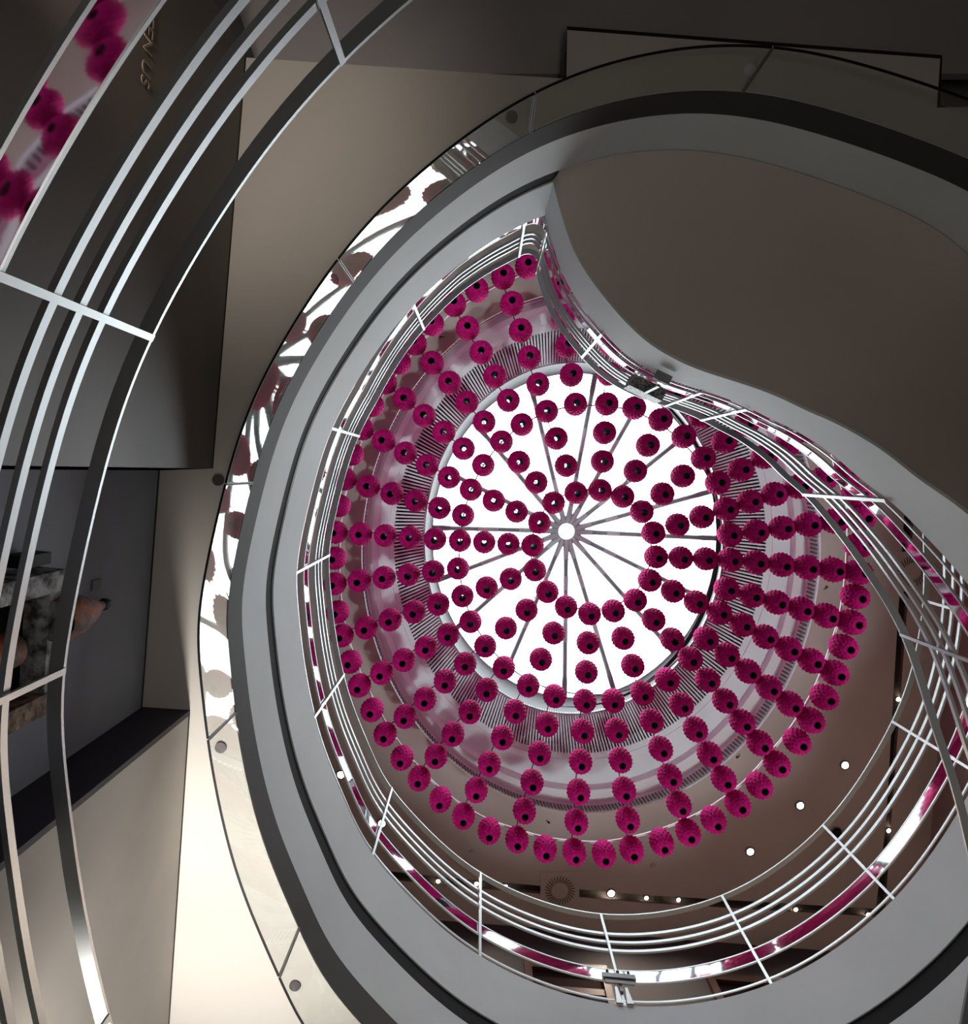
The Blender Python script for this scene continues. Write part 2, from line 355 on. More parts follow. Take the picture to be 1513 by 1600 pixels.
# ------------------------------------------------------------------ sweeping stair: pale fascia and dark soffit
S = [(849, 323, 5.15), (854, 347, 5.15), (865, 387, 5.15), (877, 425, 5.15), (895, 458, 5.15), (927, 501, 5.15), (968, 546, 5.15), (1000, 570, 5.14), (1050, 595, 5.13),
     (1098, 610, 5.11), (1163, 633, 5.03), (1203, 655, 4.90), (1237, 669, 4.75), (1302, 710, 4.45), (1342, 747, 4.25), (1390, 781, 4.05), (1441, 832, 3.82), (1513, 913, 3.52)]
Sp = [P(*q) for q in S]
for (x, y, ht) in ((1410, 985, 4.35), (1465, 1150, 4.0), (1500, 1260, 3.8), (1530, 1430, 3.5), (1500, 1640, 3.2)):
    q = P(x, y, ht); q.z = ht - 1.05; Sp.append(q)
SB = resample(smooth_path(resample(catmull(Sp, 8), 120), 5, False), 120)
SR = SB[::-1]                                     # from the low end up to the cusp: void on the inner side
stair = thing('sweeping_stair', (2.6, .2, 3.0), 'sweeping stair with taupe soffit and pale grey curved edge at upper right', 'stair')
sweep(MB(), SR, 0, .02, -.575, 0).build('edge_fascia', M_PLASTER, stair)
# soffit: ruled between the fascia foot and the oval wall
ik = nearest(K, (SB[0].x, SB[0].y))
# walk K backwards (towards the top of the photo, then right and down)
Kp = [K[(ik - j) % 240] for j in range(240)]
iend = next(j for j in range(240) if Kp[j].y > 3.4 and Kp[j].x > 2)
Kp = resample(Kp[:iend + 1], 120)
rows = []
for i in range(120):
    a = SB[i] + Vector((0, 0, -.573)); b = Kp[i].copy()
    u = i / 119
    hk = H_F1 - .012 if u < .45 else H_F1 - .012 - (u - .45) / .55 * 2.6
    b.z = hk; b = b + (a - b).normalized() * .004; b.z = hk
    rows.append([a.lerp(b, v / 10) + Vector((0, 0, 0)) for v in range(11)])
MB().grid(rows).build('soffit', M_SOFFIT, stair, True)
rows2 = [[p + Vector((0, 0, .52)) for p in r] for r in rows]
MB().grid(rows2).build('upper_surface', M_FLOOR, stair, True)
# ------------------------------------------------------------------ railings
def railing(path, name, label, posts, loc, closed=False, bars=(.26, .37, .48), htop=1.15, base_bar=True, bd0=.745, bd1=.875):
    t = thing(name, loc, label, 'railing', 'curved steel railings')
    sweep(MB(), path, .012, .052, htop - .014, htop).build('top_rail', M_STEEL, t)
    for b in bars: sweep(MB(), path, .004, .020, htop - b - .030, htop - b).build('rail_bar', M_STEEL, t)
    bd = sweep(MB(), path, .004, .010, htop - bd1, htop - bd0).build('polished_band', M_MIRROR, t)
    tag(bd, 'mirror polished wide steel band')
    for z in (htop - bd1, htop - bd0): sweep(MB(), path, .007, .015, z - .006, z + .006).build('band_edge', M_STEEL, bd)
    if base_bar: sweep(MB(), path, .006, .012, .060, .076).build('base_rail', M_STEEL, t)
    nn = normals(path, closed)
    for i in posts:
        i = max(0, min(len(path) - 1, i)); p = path[i]; n = nn[i]; tt = Vector((-n.y, n.x, 0))
        MB().box(p + n * .016 + Vector((0, 0, htop / 2 - .008)), (.024, .012, htop + .02 - .03), (tt, n, Vector((0, 0, 1)))).build('post', M_STEEL, t)
    return t
# A: gallery railing on the oval, from the cusp anticlockwise
i0 = nearest(K, P(812, 400, AT)[:2]); i1 = nearest(K, P(1350, 560, AT)[:2])
A = [K[(i0 + j) % 240] for j in range((i1 - i0) % 240 + 1)]
nA = normals(A, False)
A = lift([p - n * (.022 + .088 * max(0, min(1, 1 - (j - 8) / 16))) for j, (p, n) in enumerate(zip(A, nA))], H_FL)
def drop(p): p = p.copy(); p.z = H_FL; return p
n0 = nearest(A, P(790, 411, AT)[:2]) if False else 3
q = [drop(P(x, y, AT)) for x, y in ((839.5, 406), (837, 400.5), (832, 396.5), (825, 395), (817, 396.5))]
A = resample(catmull(q + A[2:], 5), 300)
pa = [nearest(A, P(x, y, AT)[:2]) for x, y in ((812, 400), (660, 517), (558, 680), (513, 868), (534, 1057), (613, 1232), (752, 1363), (938, 1427), (1128, 1398), (1285, 1288), (1395, 1127), (1443, 940))]
railing(A, 'curved_railing', 'steel railing round the oval upper gallery, behind the magenta pods', pa, (1.4, 1.0, H_FL))
BR = [p for p in SR]
BR = BR[:nearest(BR, P(857, 353, H_FL)[:2])]
pb = [nearest(BR, P(x, y, h)[:2]) for x, y, h in ((941, 521, 5.15), (1100, 609, 5.11), (1164, 633, 5.03), (1385, 779, 4.05))] + [nearest(BR, P(1410, 985, 4.35)[:2]), len(BR) - 1]
railing(BR, 'curved_railing', 'steel railing following the S-shaped pale edge of the sweeping stair', pb, (2.6, .2, 3.2), htop=1.07)
HC = 1.15
j0 = nearest(K, (-1.0, 3.4)); 
ia = nearest(K, (1.6, -2.2)); ib = nearest(K, (.2, 4.0))
C = lift([K[(ia + j) % 240] for j in range((ib - ia) % 240 + 1)], HC)
C = resample(C, 200)
pc = [nearest(C, P(x, y, 2.25)[:2]) for x, y in ((527, 88), (230, 530), (85, 1052), (118, 1592))]
railing(C, 'curved_railing', 'large near steel railing crossing the left side of the photo', pc, (-1.3, .8, HC), htop=1.10, base_bar=False, bd0=.695, bd1=.84)
# ------------------------------------------------------------------ glass draft panels under the oval opening
joints = [(1600, 215), (1217, 72), (830, 145), (530, 400), (355, 748), (322, 1146), (439, 1528), (640, 1850)]
ji = [nearest(K, P(x, y, G)[:2]) for x, y in joints]
gl = ['behind the dark stair soffit at the top right', 'at the top of the photo above the soffit', 'at upper left with the striped skylight reflection', 'on the left above the slate wall corner',
      'narrow and nearly vertical, beside the slate wall', 'at lower left in front of the brightest ceiling', 'at the bottom left edge, past the lowest joint']
for k in range(len(ji) - 1):
    n = (ji[k + 1] - ji[k]) % 240; seg = [K[(ji[k] + j) % 240] for j in range(n + 1)]
    seg = resample(catmull(seg, 3), max(8, n * 3)); L = (seg[1] - seg[0]).length; g_ = .004
    seg[0] = seg[0].lerp(seg[1], min(.9, g_ / L)); seg[-1] = seg[-1].lerp(seg[-2], min(.9, g_ / L))
    t = thing('glass_draft_panel', (seg[len(seg) // 2].x, seg[len(seg) // 2].y, H_GLASS), 'curved glass panel under the oval edge, ' + gl[k], 'glass panel', 'curved glass draft panels')
    sweep(MB(), lift(seg, 0), .002, .010, H_GLASS + .004, H_CEIL - .001).build('glass_sheet', M_GLASS, t)
    sweep(MB(), lift(seg, 0), .003, .012, H_GLASS, H_GLASS + .005).build('dark_edge', M_BLACK, t)
    for e in (0, -1):
        d = (seg[1] - seg[0]) if e == 0 else (seg[-2] - seg[-1]); d.normalize(); n_ = Vector((d.y, -d.x, 0))
        MB().box(Vector((seg[e].x, seg[e].y, (H_GLASS + H_CEIL) / 2)) + d * .001, (.003, .014, H_CEIL - H_GLASS - .004), (d, n_, Vector((0, 0, 1)))).build('dark_edge', M_GREYMET, t)
for (x, y), lb in zip(((345, 1168), (461, 1540), (520, 437), (800, 183), (1172, 110), (341, 750)),
                      ('just under the lower left glass joint, on the bright ceiling', 'at the bottom left, by the lowest glass joint', 'at upper left beside a glass joint, in the reflections',
                       'left of the glass joint near the cusp', 'above the dark stair soffit, top of photo', 'half hidden by the glass edge beside the slate wall')):
    p = P(x, y, H_CEIL - .006)
    mb = MB().disc(p + Vector((0, 0, -.006)), .034, h=.013)
    tag(mb.build('sprinkler_cap', M_CAP if x != 1172 else M_PLASTER), 'round grey sprinkler cap ' + lb, 'sprinkler cap', 'ceiling sprinkler caps')
# ------------------------------------------------------------------ pods
inner = [(900, 770), (938, 766), (973.3, 775.9), (1003, 799.3), (1021, 832.4), (1025.3, 870), (1015.4, 906.7), (992.8, 937.5), (958.5, 954.3), (921.4, 958.9), (884.7, 948), (855.4, 924.6), (836, 890.9), (832.5, 852.2), (843, 816.5), (865.3, 785.4)]
mid = [(854.4, 642.6), (899.4, 631.7), (948.2, 631.3), (991.2, 637.6), (1032.2, 656), (1068.5, 682.3), (1099, 716), (1121.5, 754.3), (1134.4, 795.3), (1140.7, 835.4), (1141.3, 874.6), (1135.7, 920.3), (1123.9, 957.3), (1103.2, 997.6), (1078.8, 1029.1), (1042.7, 1061.8),
       (1004, 1082.6), (958, 1094.5), (913.9, 1095), (866.7, 1087.2), (825.6, 1070.7), (787.5, 1043), (758.4, 1009.4), (735.4, 971.3), (723, 931.3), (716, 888), (719, 844.8), (724, 805), (736, 765), (755.4, 726.8), (784, 690), (815.7, 663.4)]
outer = {0: (786.5, 432.5), 1: (824, 416), 2: (867, 403), 3: (916, 396), 4: (966, 397), 5: (1010, 408), 6: (1052, 425), 7: (1094, 446), 8: (1135, 470), 9: (1172, 495), 10: (1206, 522), 11: (1238, 552), 12: (1265, 584), 13: (1287, 618), 14: (1304, 653), 15: (1315, 695),
         16: (1324, 737), 17: (1338, 773), 18: (1345, 809), 19: (1342, 852), 20: (1341, 894), 21: (1336, 932), 22: (1330, 972), 23: (1317.8, 1010.5), 24: (1304, 1051), 25: (1288, 1089), 26: (1267, 1125), 27: (1245.5, 1158), 28: (1214.2, 1193.4), 29: (1186.4, 1227), 30: (1153, 1255.5), 31: (1115, 1280.7),
         32: (1075.4, 1300), 33: (1034, 1315.6), 34: (987, 1327), 35: (943.8, 1334), 36: (897.6, 1331), 37: (852, 1326), 38: (808, 1311.5), 39: (764.5, 1298), 40: (724.3, 1275), 41: (688.2, 1249), 42: (655, 1216), 43: (628.3, 1184), 44: (602, 1147), 45: (581.7, 1109), 46: (561.9, 1071), 47: (547.6, 1034),
         48: (534.7, 993), 49: (527.8, 956), 50: (523.4, 912), 51: (523.4, 872), 52: (524.8, 831.5), 53: (529.7, 790), 54: (539, 748.6), 55: (550, 709.6), 56: (566, 670), 57: (582, 633), 58: (602, 598), 59: (624, 566.4), 60: (648.7, 536.7), 61: (675.5, 506), 62: (710, 475.6), 63: (745.3, 453)}
# local wobble of the intermediate pods as measured in the photo
def hpod(x, y):
    rx = (x - 915) / 410; ry = (y - 855) / 470; rho = rx * rx + ry * ry
    return 8.45 - .38 * rx - .12 * ry - .42 * rho
pods = []          # (px, py, kind, idx)
NUM = 'one two three four five six seven eight nine ten eleven twelve'.split()
MIN = {0: '', 5: 'five past ', 10: 'ten past ', 15: 'quarter past ', 20: 'twenty past ', 25: 'twenty-five past ', 30: 'half past ', 35: 'twenty-five to ', 40: 'twenty to ', 45: 'quarter to ', 50: 'ten to ', 55: 'five to '}
def clockstr(x, y, step):
    a = math.degrees(math.atan2(x - 885, -(y - 830))) % 360; mns = int(round(a * 2 / step) * step) % 720
    hh = mns // 60; mm = mns % 60; k = hh if mm <= 30 else hh + 1
    return (MIN[mm] + NUM[(k - 1) % 12]) if mm else NUM[(k - 1) % 12] + " o'clock"
used = set()
def where(i):
    return {1: 'first outside the inner ring', 2: 'second outside the inner ring', 3: 'on the middle ring', 4: 'just outside the middle ring', 5: 'second outside the middle ring',
            6: 'third outside the middle ring', 7: 'just inside the outermost ring'}[i]
def podmesh(name):
    R = .141; Hh = .178; nu, nv = 64, 44; rows = []
    for j in range(nv + 1):
        th = math.asin(.30) + (math.pi - 2 * math.asin(.30)) * j / nv      # from the bottom opening to the top one
        row = []
        for i in range(nu):
            ph = 2 * math.pi * i / nu
            # overlapping rows of small petals
            q = j / nv * 11; fr = q - int(q); u = i / nu * 16 + (.5 if int(q) % 2 else 0); fu = u - int(u)
            petal = (1 - abs(fu - .5) * 2) ** .7 * (1 - fr) * .12 * min(1, max(0, math.sin(th) * 1.6 - .45) + .10)
            rr = R * (1 + petal + random.uniform(-.007, .007))
            row.append(Vector((rr * math.sin(th) * math.cos(ph), rr * math.sin(th) * math.sin(ph), -Hh / R * rr * math.cos(th))))
        rows.append(row)
    me = bpy.data.meshes.new(name); mb = MB().grid(rows, True)
    # rolled rims in to the liner
    for rw, z in ((rows[0], .012), (rows[-1], -.012)):
        mb.grid([rw, [Vector((p.x * .93, p.y * .93, p.z + z)) for p in rw]], True)
    me.from_pydata(mb.v, [], mb.f); me.materials.append(M_POD)
    for p in me.polygons: p.use_smooth = True
    me.update(); return me
def linermesh():
    mb = MB(); N = 20; r = .15 * .29; zs = -.185 * math.cos(math.asin(.30))
    C_ = lambda rr, z: [Vector((rr * math.cos(2 * math.pi * k / N), rr * math.sin(2 * math.pi * k / N), z)) for k in range(N)]
    mb.grid([C_(r, zs + .002), C_(r * .93, zs + .03), C_(r * .62, -zs - .03), C_(r * .62, -zs - .002), C_(r * 1.06, -zs - .002), C_(r * 1.0, 0), C_(r * 1.06, zs + .002), C_(r, zs + .002)], True)
    me = bpy.data.meshes.new('liner'); me.from_pydata(mb.v, [], mb.f); me.materials.append(M_PODC)
    for p in me.polygons: p.use_smooth = True
    me.update(); return me
def hangermesh():
    mb = MB(); mb.tube([Vector((0, 0, .17)), Vector((0, 0, .245))], .006, 6)
    mb.tube([Vector((-.045, 0, .172)), Vector((.045, 0, .172))], .005, 6)
    me = bpy.data.meshes.new('hanger'); me.from_pydata(mb.v, [], mb.f); me.materials.append(M_WIRE); me.update(); return me
PM = [podmesh('magenta_pod') for _ in range(4)]; LM = linermesh(); HM = hangermesh()
src = thing('hanging_pod', (0, 0, 0), 'x', 'pod', 'magenta hanging pods')
sh = bpy.data.objects.new('petal_shell', PM[0]); li = bpy.data.objects.new('green_liner', LM); ha = bpy.data.objects.new('hanger_clip', HM)
li['label'] = 'dark green tube lining the bottom hole'
for c in (sh, li, ha): COL.objects.link(c); c.parent = src
first = [True]
podpos = {}
def pod(x, y, label, key):
    h = hpod(x, y); loc = P(x, y, h)
    assert label not in used, label
    used.add(label)
    if first[0]: r = src; kids = (sh, li, ha); first[0] = False
    else:
        r = src.copy(); COL.objects.link(r); kids = []
        for c in (sh, li, ha):
            d = c.copy(); COL.objects.link(d); d.parent = r; kids.append(d)
    k = random.randrange(4)
    kids[0].data = PM[k]
    r.location = loc + Vector((0, 0, ZC)); r.rotation_euler = (random.uniform(-.03, .03), random.uniform(-.03, .03), random.uniform(0, 6.28))
    r['label'] = label; podpos[key] = loc
for k, (x, y) in enumerate(inner): pod(x, y, 'purplish magenta pod in the innermost ring round the skylight hub, at %s' % clockstr(x, y, 15), ('i', k))
for k in range(32):
    mx, my = mid[k]; ox, oy = outer[2 * k]
    ct = clockstr(mx, my, 5)
    if k % 2 == 0:
        ix, iy = inner[k // 2]
        for j in (1, 2): pod(ix + (mx - ix) * j / 3, iy + (my - iy) * j / 3, 'purplish pod %s, in the row toward %s' % (where(j), ct), ('r', k, j))
    for j in range(3, 8):
        t = (j - 3) / 5
        pod(mx + (ox - mx) * t, my + (oy - my) * t, 'magenta pod %s, in the row toward %s' % (where(j), ct), ('r', k, j))
for k in range(64):
    x, y = outer[k]; pod(x, y, 'crimson magenta pod in the outermost ring, at %s' % clockstr(x, y, 5), ('o', k))
print('pods', len(used))
# hanging frame: three hoops and the radial wires that carry the pods
fr_ = thing('pod_hanging_frame', (1.45, 1.05, 8.2), 'pale outer hoop with dark inner hoops and radial wires carrying the pods', 'hanging frame')
up = Vector((0, 0, .245))
oh = catmull([podpos[('o', k)] + up for k in range(64)], 3, True); oh = smooth_path(oh, 3, True)
MB().tube(oh, .016, 8, True).build('outer_hoop', M_WHITE, fr_, True)
MB().tube(smooth_path(catmull([podpos[('r', k, 3)] + up for k in range(32)], 3, True), 1, True), .010, 6, True).build('middle_hoop', M_WIRE, fr_, True)
MB().tube(catmull([podpos[('i', k)] + up for k in range(16)], 4, True), .010, 6, True).build('inner_hoop', M_WIRE, fr_, True)
for k in range(32):
    ch = ([podpos[('i', k // 2)]] + [podpos[('r', k, j)] for j in (1, 2)] if k % 2 == 0 else []) + [podpos[('r', k, j)] for j in range(3, 8)] + [podpos[('o', 2 * k)]]
    MB().tube([p + up for p in ch], .007, 6).build('radial_wire', M_WIRE, fr_, True)
for k in range(0, 64, 8):
    p = podpos[('o', k)] + up; MB().tube([p, Vector((p.x * 1.0, p.y, H_UP))], .003, 6).build('suspension_cable', M_STEEL, fr_)
# ------------------------------------------------------------------ upper ceiling fixtures
def downlight(x, y, big, lb):
    h = H_UP - .002; p = P(x, y, h); r = .05 if big else .03
    t = thing('ceiling_spotlight', p + Vector((0, 0, -.03)), lb, 'spotlight', 'warm spotlights in the taupe ceiling')
    MB().disc(p + Vector((0, 0, -.02)), r * 1.45, r, .025).build('trim_ring', M_GREYMET, t)
    MB().disc(p + Vector((0, 0, -.008)), r * .98, h=.004).build('lens', M_LAMP if big else M_LAMP_S, t)
    light('SPOT', (p.x, p.y, p.z - .04), 55 if big else 18, WARM, (p.x, p.y, 0), spot_size=2.4, spot_blend=.9, shadow_soft_size=.05)
for x, y, big, lb in ((1320, 1195, 1, 'bright warm spotlight, uppermost of the three big ones right of the pods'), (1250, 1258, 1, 'bright warm spotlight, middle of the three big ones at lower right'),
                      (1172, 1330, 1, 'bright warm spotlight, lowest of the three big ones at lower right'), (955, 1395, 1, 'bright warm spotlight below the lowest pods, right of the swirl diffuser'),
                      (533, 1210, 1, 'bright warm spotlight at far left, over the left railing band'), (597, 1286, 1, 'bright warm spotlight behind a railing post at lower left'),
                      (685, 1376, 0, 'small warm spotlight left of the vertical railing post, in the dark slot'), (745, 1380, 0, 'small warm spotlight beside the vertical railing post'), (790, 1384, 0, 'small warm spotlight left of the swirl diffuser'),
                      (1010, 1402, 0, 'small faint spotlight in the slot, right of the big lowest one'), (1060, 1405, 0, 'small warm spotlight in the slot, left of the long slanting post'), (1243, 1420, 0, 'small warm spotlight in the lower slot, above the magenta band'),
                      (1356, 1428, 0, 'small warm spotlight at the corner of the dark slot'), (1388, 1297, 0, 'small warm spotlight in the right slot, by the bright band'), (1403, 1092, 0, 'warm spotlight in the right slot, above the top rail')):
    downlight(x, y, big, lb)
def swirl(x, y, lb, hh=H_UP):
    p = P(x, y, hh - .004)
    t = thing('swirl_diffuser', p + Vector((0, 0, -.03)), lb, 'air diffuser', 'swirl air diffusers')
    MB().box(p + Vector((0, 0, -.004)), (.58, .58, .012)).build('face_plate', M_CEIL_UP, t)
    mb = MB()
    for k in range(28):
        a = 2 * math.pi * k / 28; d = Vector((math.cos(a), math.sin(a), 0)); s_ = Vector((-d.y, d.x, 0)); d2 = (d + s_ * .35).normalized()
        mb.box(p + d * .175 + Vector((0, 0, -.012)), (.10, .014, .006), (d2, Vector((-d2.y, d2.x, 0)), Vector((0, 0, 1))))
    mb.build('slot_blades', M_SLOT, t)
    MB().disc(p + Vector((0, 0, -.016)), .115, h=.008).build('hub_disc', M_CEIL_UP, t)
swirl(875, 1391, 'square swirl air diffuser below the lowest pods'); swirl(1425, 893, 'round swirl air diffuser behind the stair railing at right')
for x, y, lb in ((738, 1332, 'small round smoke detector under the left pods'), (1021, 1353, 'small round smoke detector below the bottom pods, left of the big spotlights')):
    p = P(x, y, H_UP)
    tag(MB().disc(p + Vector((0, 0, -.03)), .045, h=.03).disc(p + Vector((0, 0, -.05)), .028, h=.021).build('smoke_detector', M_CEIL_UP), lb, 'smoke detector', 'smoke detectors')
p = P(1307, 1300, H_UP); mb = MB()
rings = [[p + Vector((.075 * math.cos(t_) * math.cos(2 * math.pi * k / 20), .075 * math.cos(t_) * math.sin(2 * math.pi * k / 20), -.075 * math.sin(t_))) for k in range(20)] for t_ in [i * math.pi / 16 for i in range(8)] + [1.56]]
cd = thing('dome_camera', p + Vector((0, 0, -.08)), 'black dome camera behind the railing post at lower right', 'camera')
mb.grid(rings, True).build('dome', M_BLACK, cd, True); MB().disc(p + Vector((0, 0, -.012)), .09, .07, .012).build('collar', M_GREYMET, cd)
for i, (x, y, lb) in enumerate(((688, 527, 'near the outer pods at upper left'), (1297, 870, 'right of the cove, upper one'), (1292, 917, 'right of the cove, lower one'), (858, 1285, 'under the bottom of the cove'), (1152, 1183, 'outside the cove at lower right'))):
    p = P(x, y, H_UP); a = i * 1.3; d = Vector((math.cos(a), math.sin(a), 0))
    t = thing('ceiling_hook', p + Vector((0, 0, -.04)), 'tiny dark ceiling hook ' + lb, 'hook', 'tiny ceiling hooks')
    MB().tube([p, p + Vector((0, 0, -.02)), p + d * .03 + Vector((0, 0, -.04)), p + d * .06 + Vector((0, 0, -.025))], .007, 6).build('hook', M_WIRE, t)
    MB().disc(p + Vector((0, 0, -.006)), .018, h=.006).build('plate', M_WIRE, t)
# ------------------------------------------------------------------ far wall of the upper gallery with two doorways
wa = P(560, 1428, H_UP); wb = P(1299, 1486, H_UP); dirw = (wb - wa); dirw.z = 0; dirw.normalize(); nw = Vector((-dirw.y, dirw.x, 0))
wa2 = wa - dirw * 3.5; wb2 = wb + dirw * .0
wall('wall_gallery_far', wa2, wb2, H_FL, H_UP, .2, M_WALL_UP, 'charcoal wall beyond the gallery at the bottom of the photo')
wall('wall_gallery_return', wb2, wb2 + nw * 2.2, H_FL, H_UP, .05, M_WALL_UP, 'return of the charcoal wall')
def onwall(px, py):                # point on the far wall plane seen at a pixel
    d = P(px, py, 1.0); s_ = (wa.dot(nw)) / (Vector((d.x, d.y, 0)).dot(nw)); return d * s_
def doorway(n, a, b, lb, transom):
    A_ = onwall(*a); B_ = onwall(*b); z1 = (A_.z + B_.z) / 2; u0 = (A_ - wa).dot(dirw); u1 = (B_ - wa).dot(dirw)
    pt = lambda u, off, z: Vector((wa.x, wa.y, 0)) + dirw * u - nw * off + Vector((0, 0, z))
    ax = (dirw, nw, Vector((0, 0, 1))); wd = u1 - u0
    t = thing('door_%d' % n, pt((u0 + u1) / 2, .03, H_FL), lb, 'door', kind='structure')
    MB().box(pt(u0 + .05, .04, (H_FL + z1) / 2), (.10, .08, z1 - H_FL), ax).build('jamb', M_WOOD, t)
    MB().box(pt(u1 - .05, .04, (H_FL + z1) / 2), (.10, .08, z1 - H_FL), ax).build('jamb', M_WOOD, t)
    MB().box(pt((u0 + u1) / 2, .041, z1 - .06), (wd - .2, .08, .12), ax).build('door_head', M_WOOD, t)
    if transom:
        zt = onwall(880, 1552).z
        MB().box(pt((u0 + u1) / 2, .03, zt), (wd - .2, .05, .10), ax).build('transom_bar', M_WOOD, t)
        MB().box(pt((u0 + u1) / 2, .012, (zt + H_FL) / 2 - .03), (wd - .2, .02, zt - H_FL - .06), ax).build('door_leaf', M_WALL_UP, t)
        MB().box(pt((u0 + u1) / 2, .010, (zt + z1) / 2 - .03), (wd - .2, .018, z1 - zt - .20), ax).build('overpanel', M_DOORIN, t)
    else: MB().box(pt((u0 + u1) / 2, .012, (z1 + H_FL) / 2 - .06), (wd - .2, .02, z1 - H_FL - .13), ax).build('door_leaf', M_DOORIN, t)
doorway(1, (818, 1504), (948, 1520), 'red-brown framed doorway left of the grey clamp bracket', True)
doorway(2, (1101, 1526), (1222, 1537), 'red-brown framed doorway right of the grey clamp bracket', False)
# right hand wall of the upper gallery
ra, rb = P(1445, 1420, H_UP), P(1480, 1000, H_UP); dr = (ra - rb).normalized()
wall('wall_gallery_right', rb - dr * 6, ra + dr * 2.5, H_FL, H_UP, -.2, M_WALL_UPW, 'taupe wall beyond the gallery railing at right')
# ------------------------------------------------------------------ wall sculpture, plaque, lettering at left
nb = (c3 - c2); nb.z = 0; dw = nb.normalized()               # along the slate wall (down the photo)
nwl = Vector((-dw.y, dw.x, 0));                               # into the wall
if nwl.x > 0: nwl = -nwl
def onslate(px, py, off=0):
    d = P(px, py, 1.0); base_ = c2 - nwl * off; s_ = Vector((base_.x, base_.y, 0)).dot(nwl) / Vector((d.x, d.y, 0)).dot(nwl); return d * s_
axw = (dw, nwl, Vector((0, 0, 1)))
p1 = onslate(93, 888, .12); p2 = onslate(60, 1115, .12)
u0 = 0; L_ = (Vector((p2.x - p1.x, p2.y - p1.y, 0))).dot(dw); zt = p1.z
O_ = Vector((p1.x, p1.y, 0)) - (-nwl) * .12
print('sculpture', p1, p2, L_, zt)
def sp(u, off, z): return Vector((p1.x, p1.y, 0)) + dw * u - nwl * (off - .12) + Vector((0, 0, z))
Lw = max(.45, L_)
zb = zt - .95
scp = thing('wall_sculpture', sp(Lw / 2, 0.0, zb), 'weathered sculpture of pale flaked beams and rusty metal on the slate wall', 'sculpture')
MB().box(sp(.045, .09, (zt + zb) / 2), (.09, .12, zt - zb), axw).build('stone_beam', M_STONE, scp)
MB().box(sp(Lw - .045, .09, (zt + zb) / 2), (.09, .12, zt - zb), axw).build('stone_beam', M_RUST2, scp)
MB().box(sp(Lw / 2, .085, zt - .04), (Lw - .18, .11, .08), axw).build('cross_beam', M_STONE, scp)
MB().box(sp(Lw / 2, .085, zb + .04), (Lw - .18, .11, .08), axw).build('cross_beam', M_RUST2, scp)
MB().box(sp(Lw / 2, .02, (zt + zb) / 2), (Lw - .18, .03, zt - zb - .16), axw).build('dark_back_panel', M_BLACK, scp)
# riveted rusty cylinder inside the frame
mb = MB(); cc = sp(Lw / 2, .07, 0)
mb.tube([cc + Vector((0, 0, zb + .09)), cc + Vector((0, 0, (zt + zb) / 2)), cc + Vector((0, 0, zt - .20))], [.07, .085, .075], 16); mb.build('rusty_pipe', M_RUST, scp, True)
# rusty bell with black knob on the outer face
kc = onslate(100, 966, .16)
mb = MB(); RR = []
for t_, r_ in ((0, .075), (.02, .082), (.05, .075), (.08, .05), (.10, .025), (.115, .018)):
    q = kc + Vector((0, 0, -.06 + t_ * 2.9)); r_ *= 1.15; RR.append([q + Vector((r_ * math.cos(2 * math.pi * k / 18), r_ * math.sin(2 * math.pi * k / 18), 0)) for k in range(18)])
bell = thing('rusty_bell', kc + Vector((0, 0, -.06)), 'rusty orange bell shape with black knob beside the sculpture', 'bell')
mb.grid(RR, True); mb.build('bell_body', M_RUST, bell, True)
kk = kc + Vector((0, 0, .27)); MB().tube([kk, kk + Vector((0, 0, .02)), kk + Vector((0, 0, .05))], [.024, .03, .02], 12).build('knob', M_BLACK, bell, True)
MB().box(kc - (-nwl) * .12 + Vector((0, 0, .03)), (.02, .08, .03), axw).build('bracket', M_BLACK, bell)
tb = onslate(44, 874, .07)
tag(MB().box(tb + Vector((0, 0, .0)), (.05, .08, .16), axw).build('mounting_box', M_BLACK), 'thin black box fixed beside the pale beam of the sculpture', 'box')
pa_, pb_ = onslate(149, 913), None
tag(MB().box(pa_ - (-nwl) * -.006, (.050, .006, .07), axw).build('wall_plaque', M_PLAQUE), 'small grey rectangular plaque on the slate wall', 'plaque')
d3 = (c1 - c0); d3.z = 0; d3.normalize(); n3 = Vector((-d3.y, d3.x, 0))
if n3.x > 0: n3 = -n3
dd = P(219, 128, 1.0); s_ = Vector((c0.x, c0.y, 0)).dot(n3) / Vector((dd.x, dd.y, 0)).dot(n3); pt_ = dd * s_
def textmesh(body):
    tg = bpy.data.curves.new('t', 'FONT'); tg.body = body; tg.size = .092; tg.extrude = .002
    to = bpy.data.objects.new('t', tg); COL.objects.link(to); bpy.context.view_layer.update()
    me = bpy.data.meshes.new_from_object(to.evaluated_get(bpy.context.evaluated_depsgraph_get())); bpy.data.objects.remove(to); return me
wx = lambda me: max([v.co.x for v in me.vertices])
BODY = 'BETWEEN US'; full = wx(textmesh(BODY))
let = thing('wall_lettering', pt_ - n3 * .004, 'tan capital lettering ending in US on the dark brown wall', 'lettering')
for i, ch in enumerate(BODY):
    if ch == ' ': continue
    me = textmesh(ch); me.name = 'letter'; dx = wx(textmesh(BODY[:i + 1])) - wx(me) - full
    lo_ = bpy.data.objects.new('letter', me); me.materials.clear(); me.materials.append(M_LETTER); COL.objects.link(lo_); lo_.parent = let
    for v in me.vertices:
        q = v.co.copy(); v.co = d3 * (q.x + dx) + Vector((0, 0, 1)) * q.y - n3 * q.z
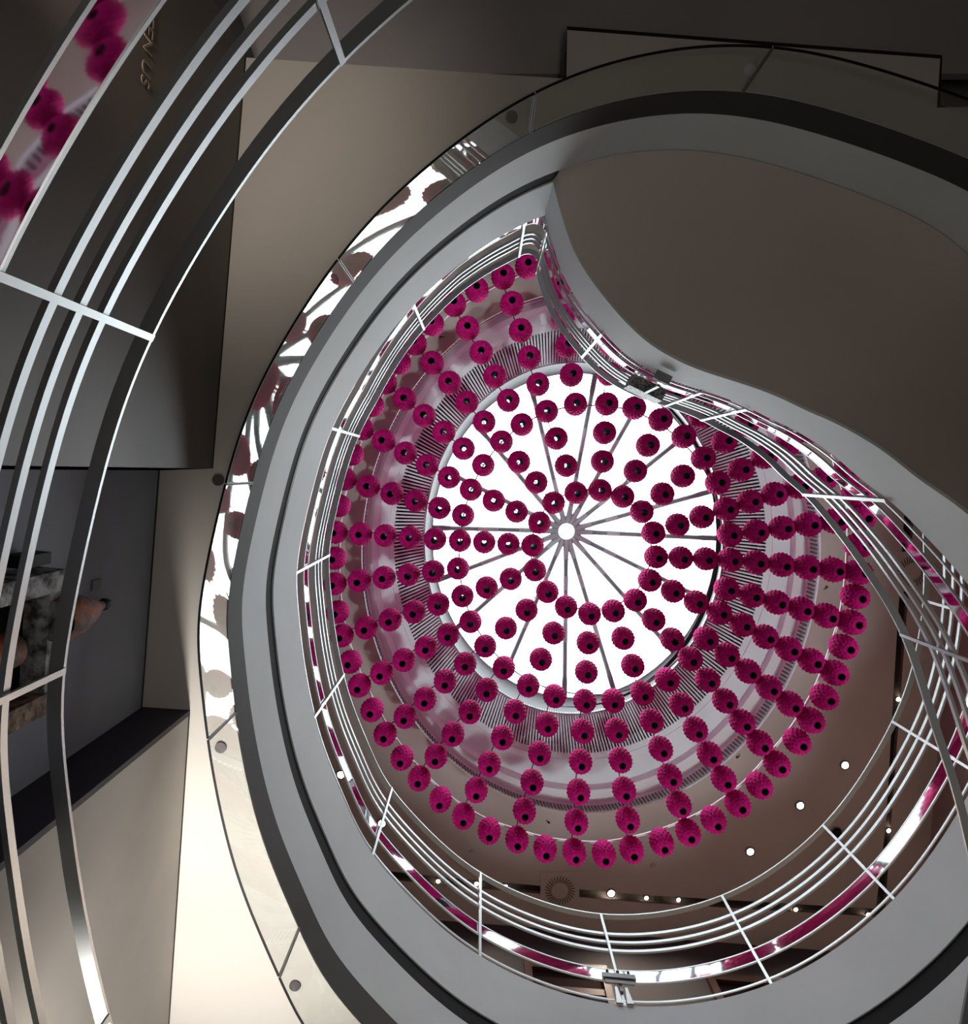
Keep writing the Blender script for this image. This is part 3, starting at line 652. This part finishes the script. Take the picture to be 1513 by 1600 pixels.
# ------------------------------------------------------------------ fittings on the railings
# grey clamp bracket on the gallery railing (bottom of photo)
ib = nearest(A, P(975, 1582, H_FL)[:2]); bp = A[ib]; bn = normals(A, False)[ib]; bt = Vector((-bn.y, bn.x, 0)); axb = (bt, bn, Vector((0, 0, 1)))
cl = thing('clamp_bracket', bp + Vector((0, 0, .02)), 'grey clamp bracket with black knobs on the railing at the bottom', 'bracket')
MB().box(bp + bn * .05 + Vector((0, 0, .27)), (.30, .035, .05), axb).build('head_plate', M_GREYMET, cl)
MB().box(bp + bn * .045 + Vector((0, 0, .22)), (.26, .02, .04), axb).build('lower_plate', M_GREYMET, cl)
for k, dx in enumerate((-.095, 0, .095)):
    q = bp + bn * .055 + bt * dx + Vector((0, 0, .295)); MB().tube([q, q + Vector((0, 0, .02)), q + Vector((0, 0, .035))], [.014, .017, .013], 10).build('knob', M_BLACK, cl, True)
for dx in (-.045, .045):
    q = bp + bn * .03 + bt * dx
    mb = MB(); mb.add([q + bt * -.028 + Vector((0, 0, .0)), q + bt * .028, q + bt * .010 + Vector((0, 0, .17)), q + bt * -.010 + Vector((0, 0, .17)),
                       q + bn * .012 + bt * -.028, q + bn * .012 + bt * .028, q + bn * .012 + bt * .010 + Vector((0, 0, .17)), q + bn * .012 + bt * -.010 + Vector((0, 0, .17))],
                      [(0, 1, 2, 3), (4, 5, 6, 7), (0, 1, 5, 4), (1, 2, 6, 5), (2, 3, 7, 6), (3, 0, 4, 7)]); mb.build('tapered_fin', M_STEEL, cl)
MB().box(bp + bn * .03 + Vector((0, 0, .18)), (.03, .02, .10), axb).build('stem', M_GREYMET, cl)
# perforated dark box with T-shaped arm on the stair railing
ic = nearest(BR, P(1022, 590, 5.40)[:2]); bq = BR[ic]; bn = normals(BR, False)[ic]; bt = Vector((-bn.y, bn.x, 0)); axc = (bt, bn, Vector((0, 0, 1)))
pj = thing('projector_box', bq + Vector((0, 0, .1)), 'dark perforated box with T-shaped arm on the stair railing', 'fixture')
MB().box(bq + bn * .09 + Vector((0, 0, .27)), (.30, .10, .22), axc).build('perforated_case', M_PERF, pj)
MB().box(bq + bn * .13 + Vector((0, 0, -.02)), (.022, .02, .42), axc).build('arm', M_GREYMET, pj)
MB().box(bq + bn * .06 + Vector((0, 0, -.22)), (.13, .07, .010), axc).build('foot_plate', M_GREYMET, pj)
print('K extents', min(p.x for p in K), max(p.x for p in K), min(p.y for p in K), max(p.y for p in K))
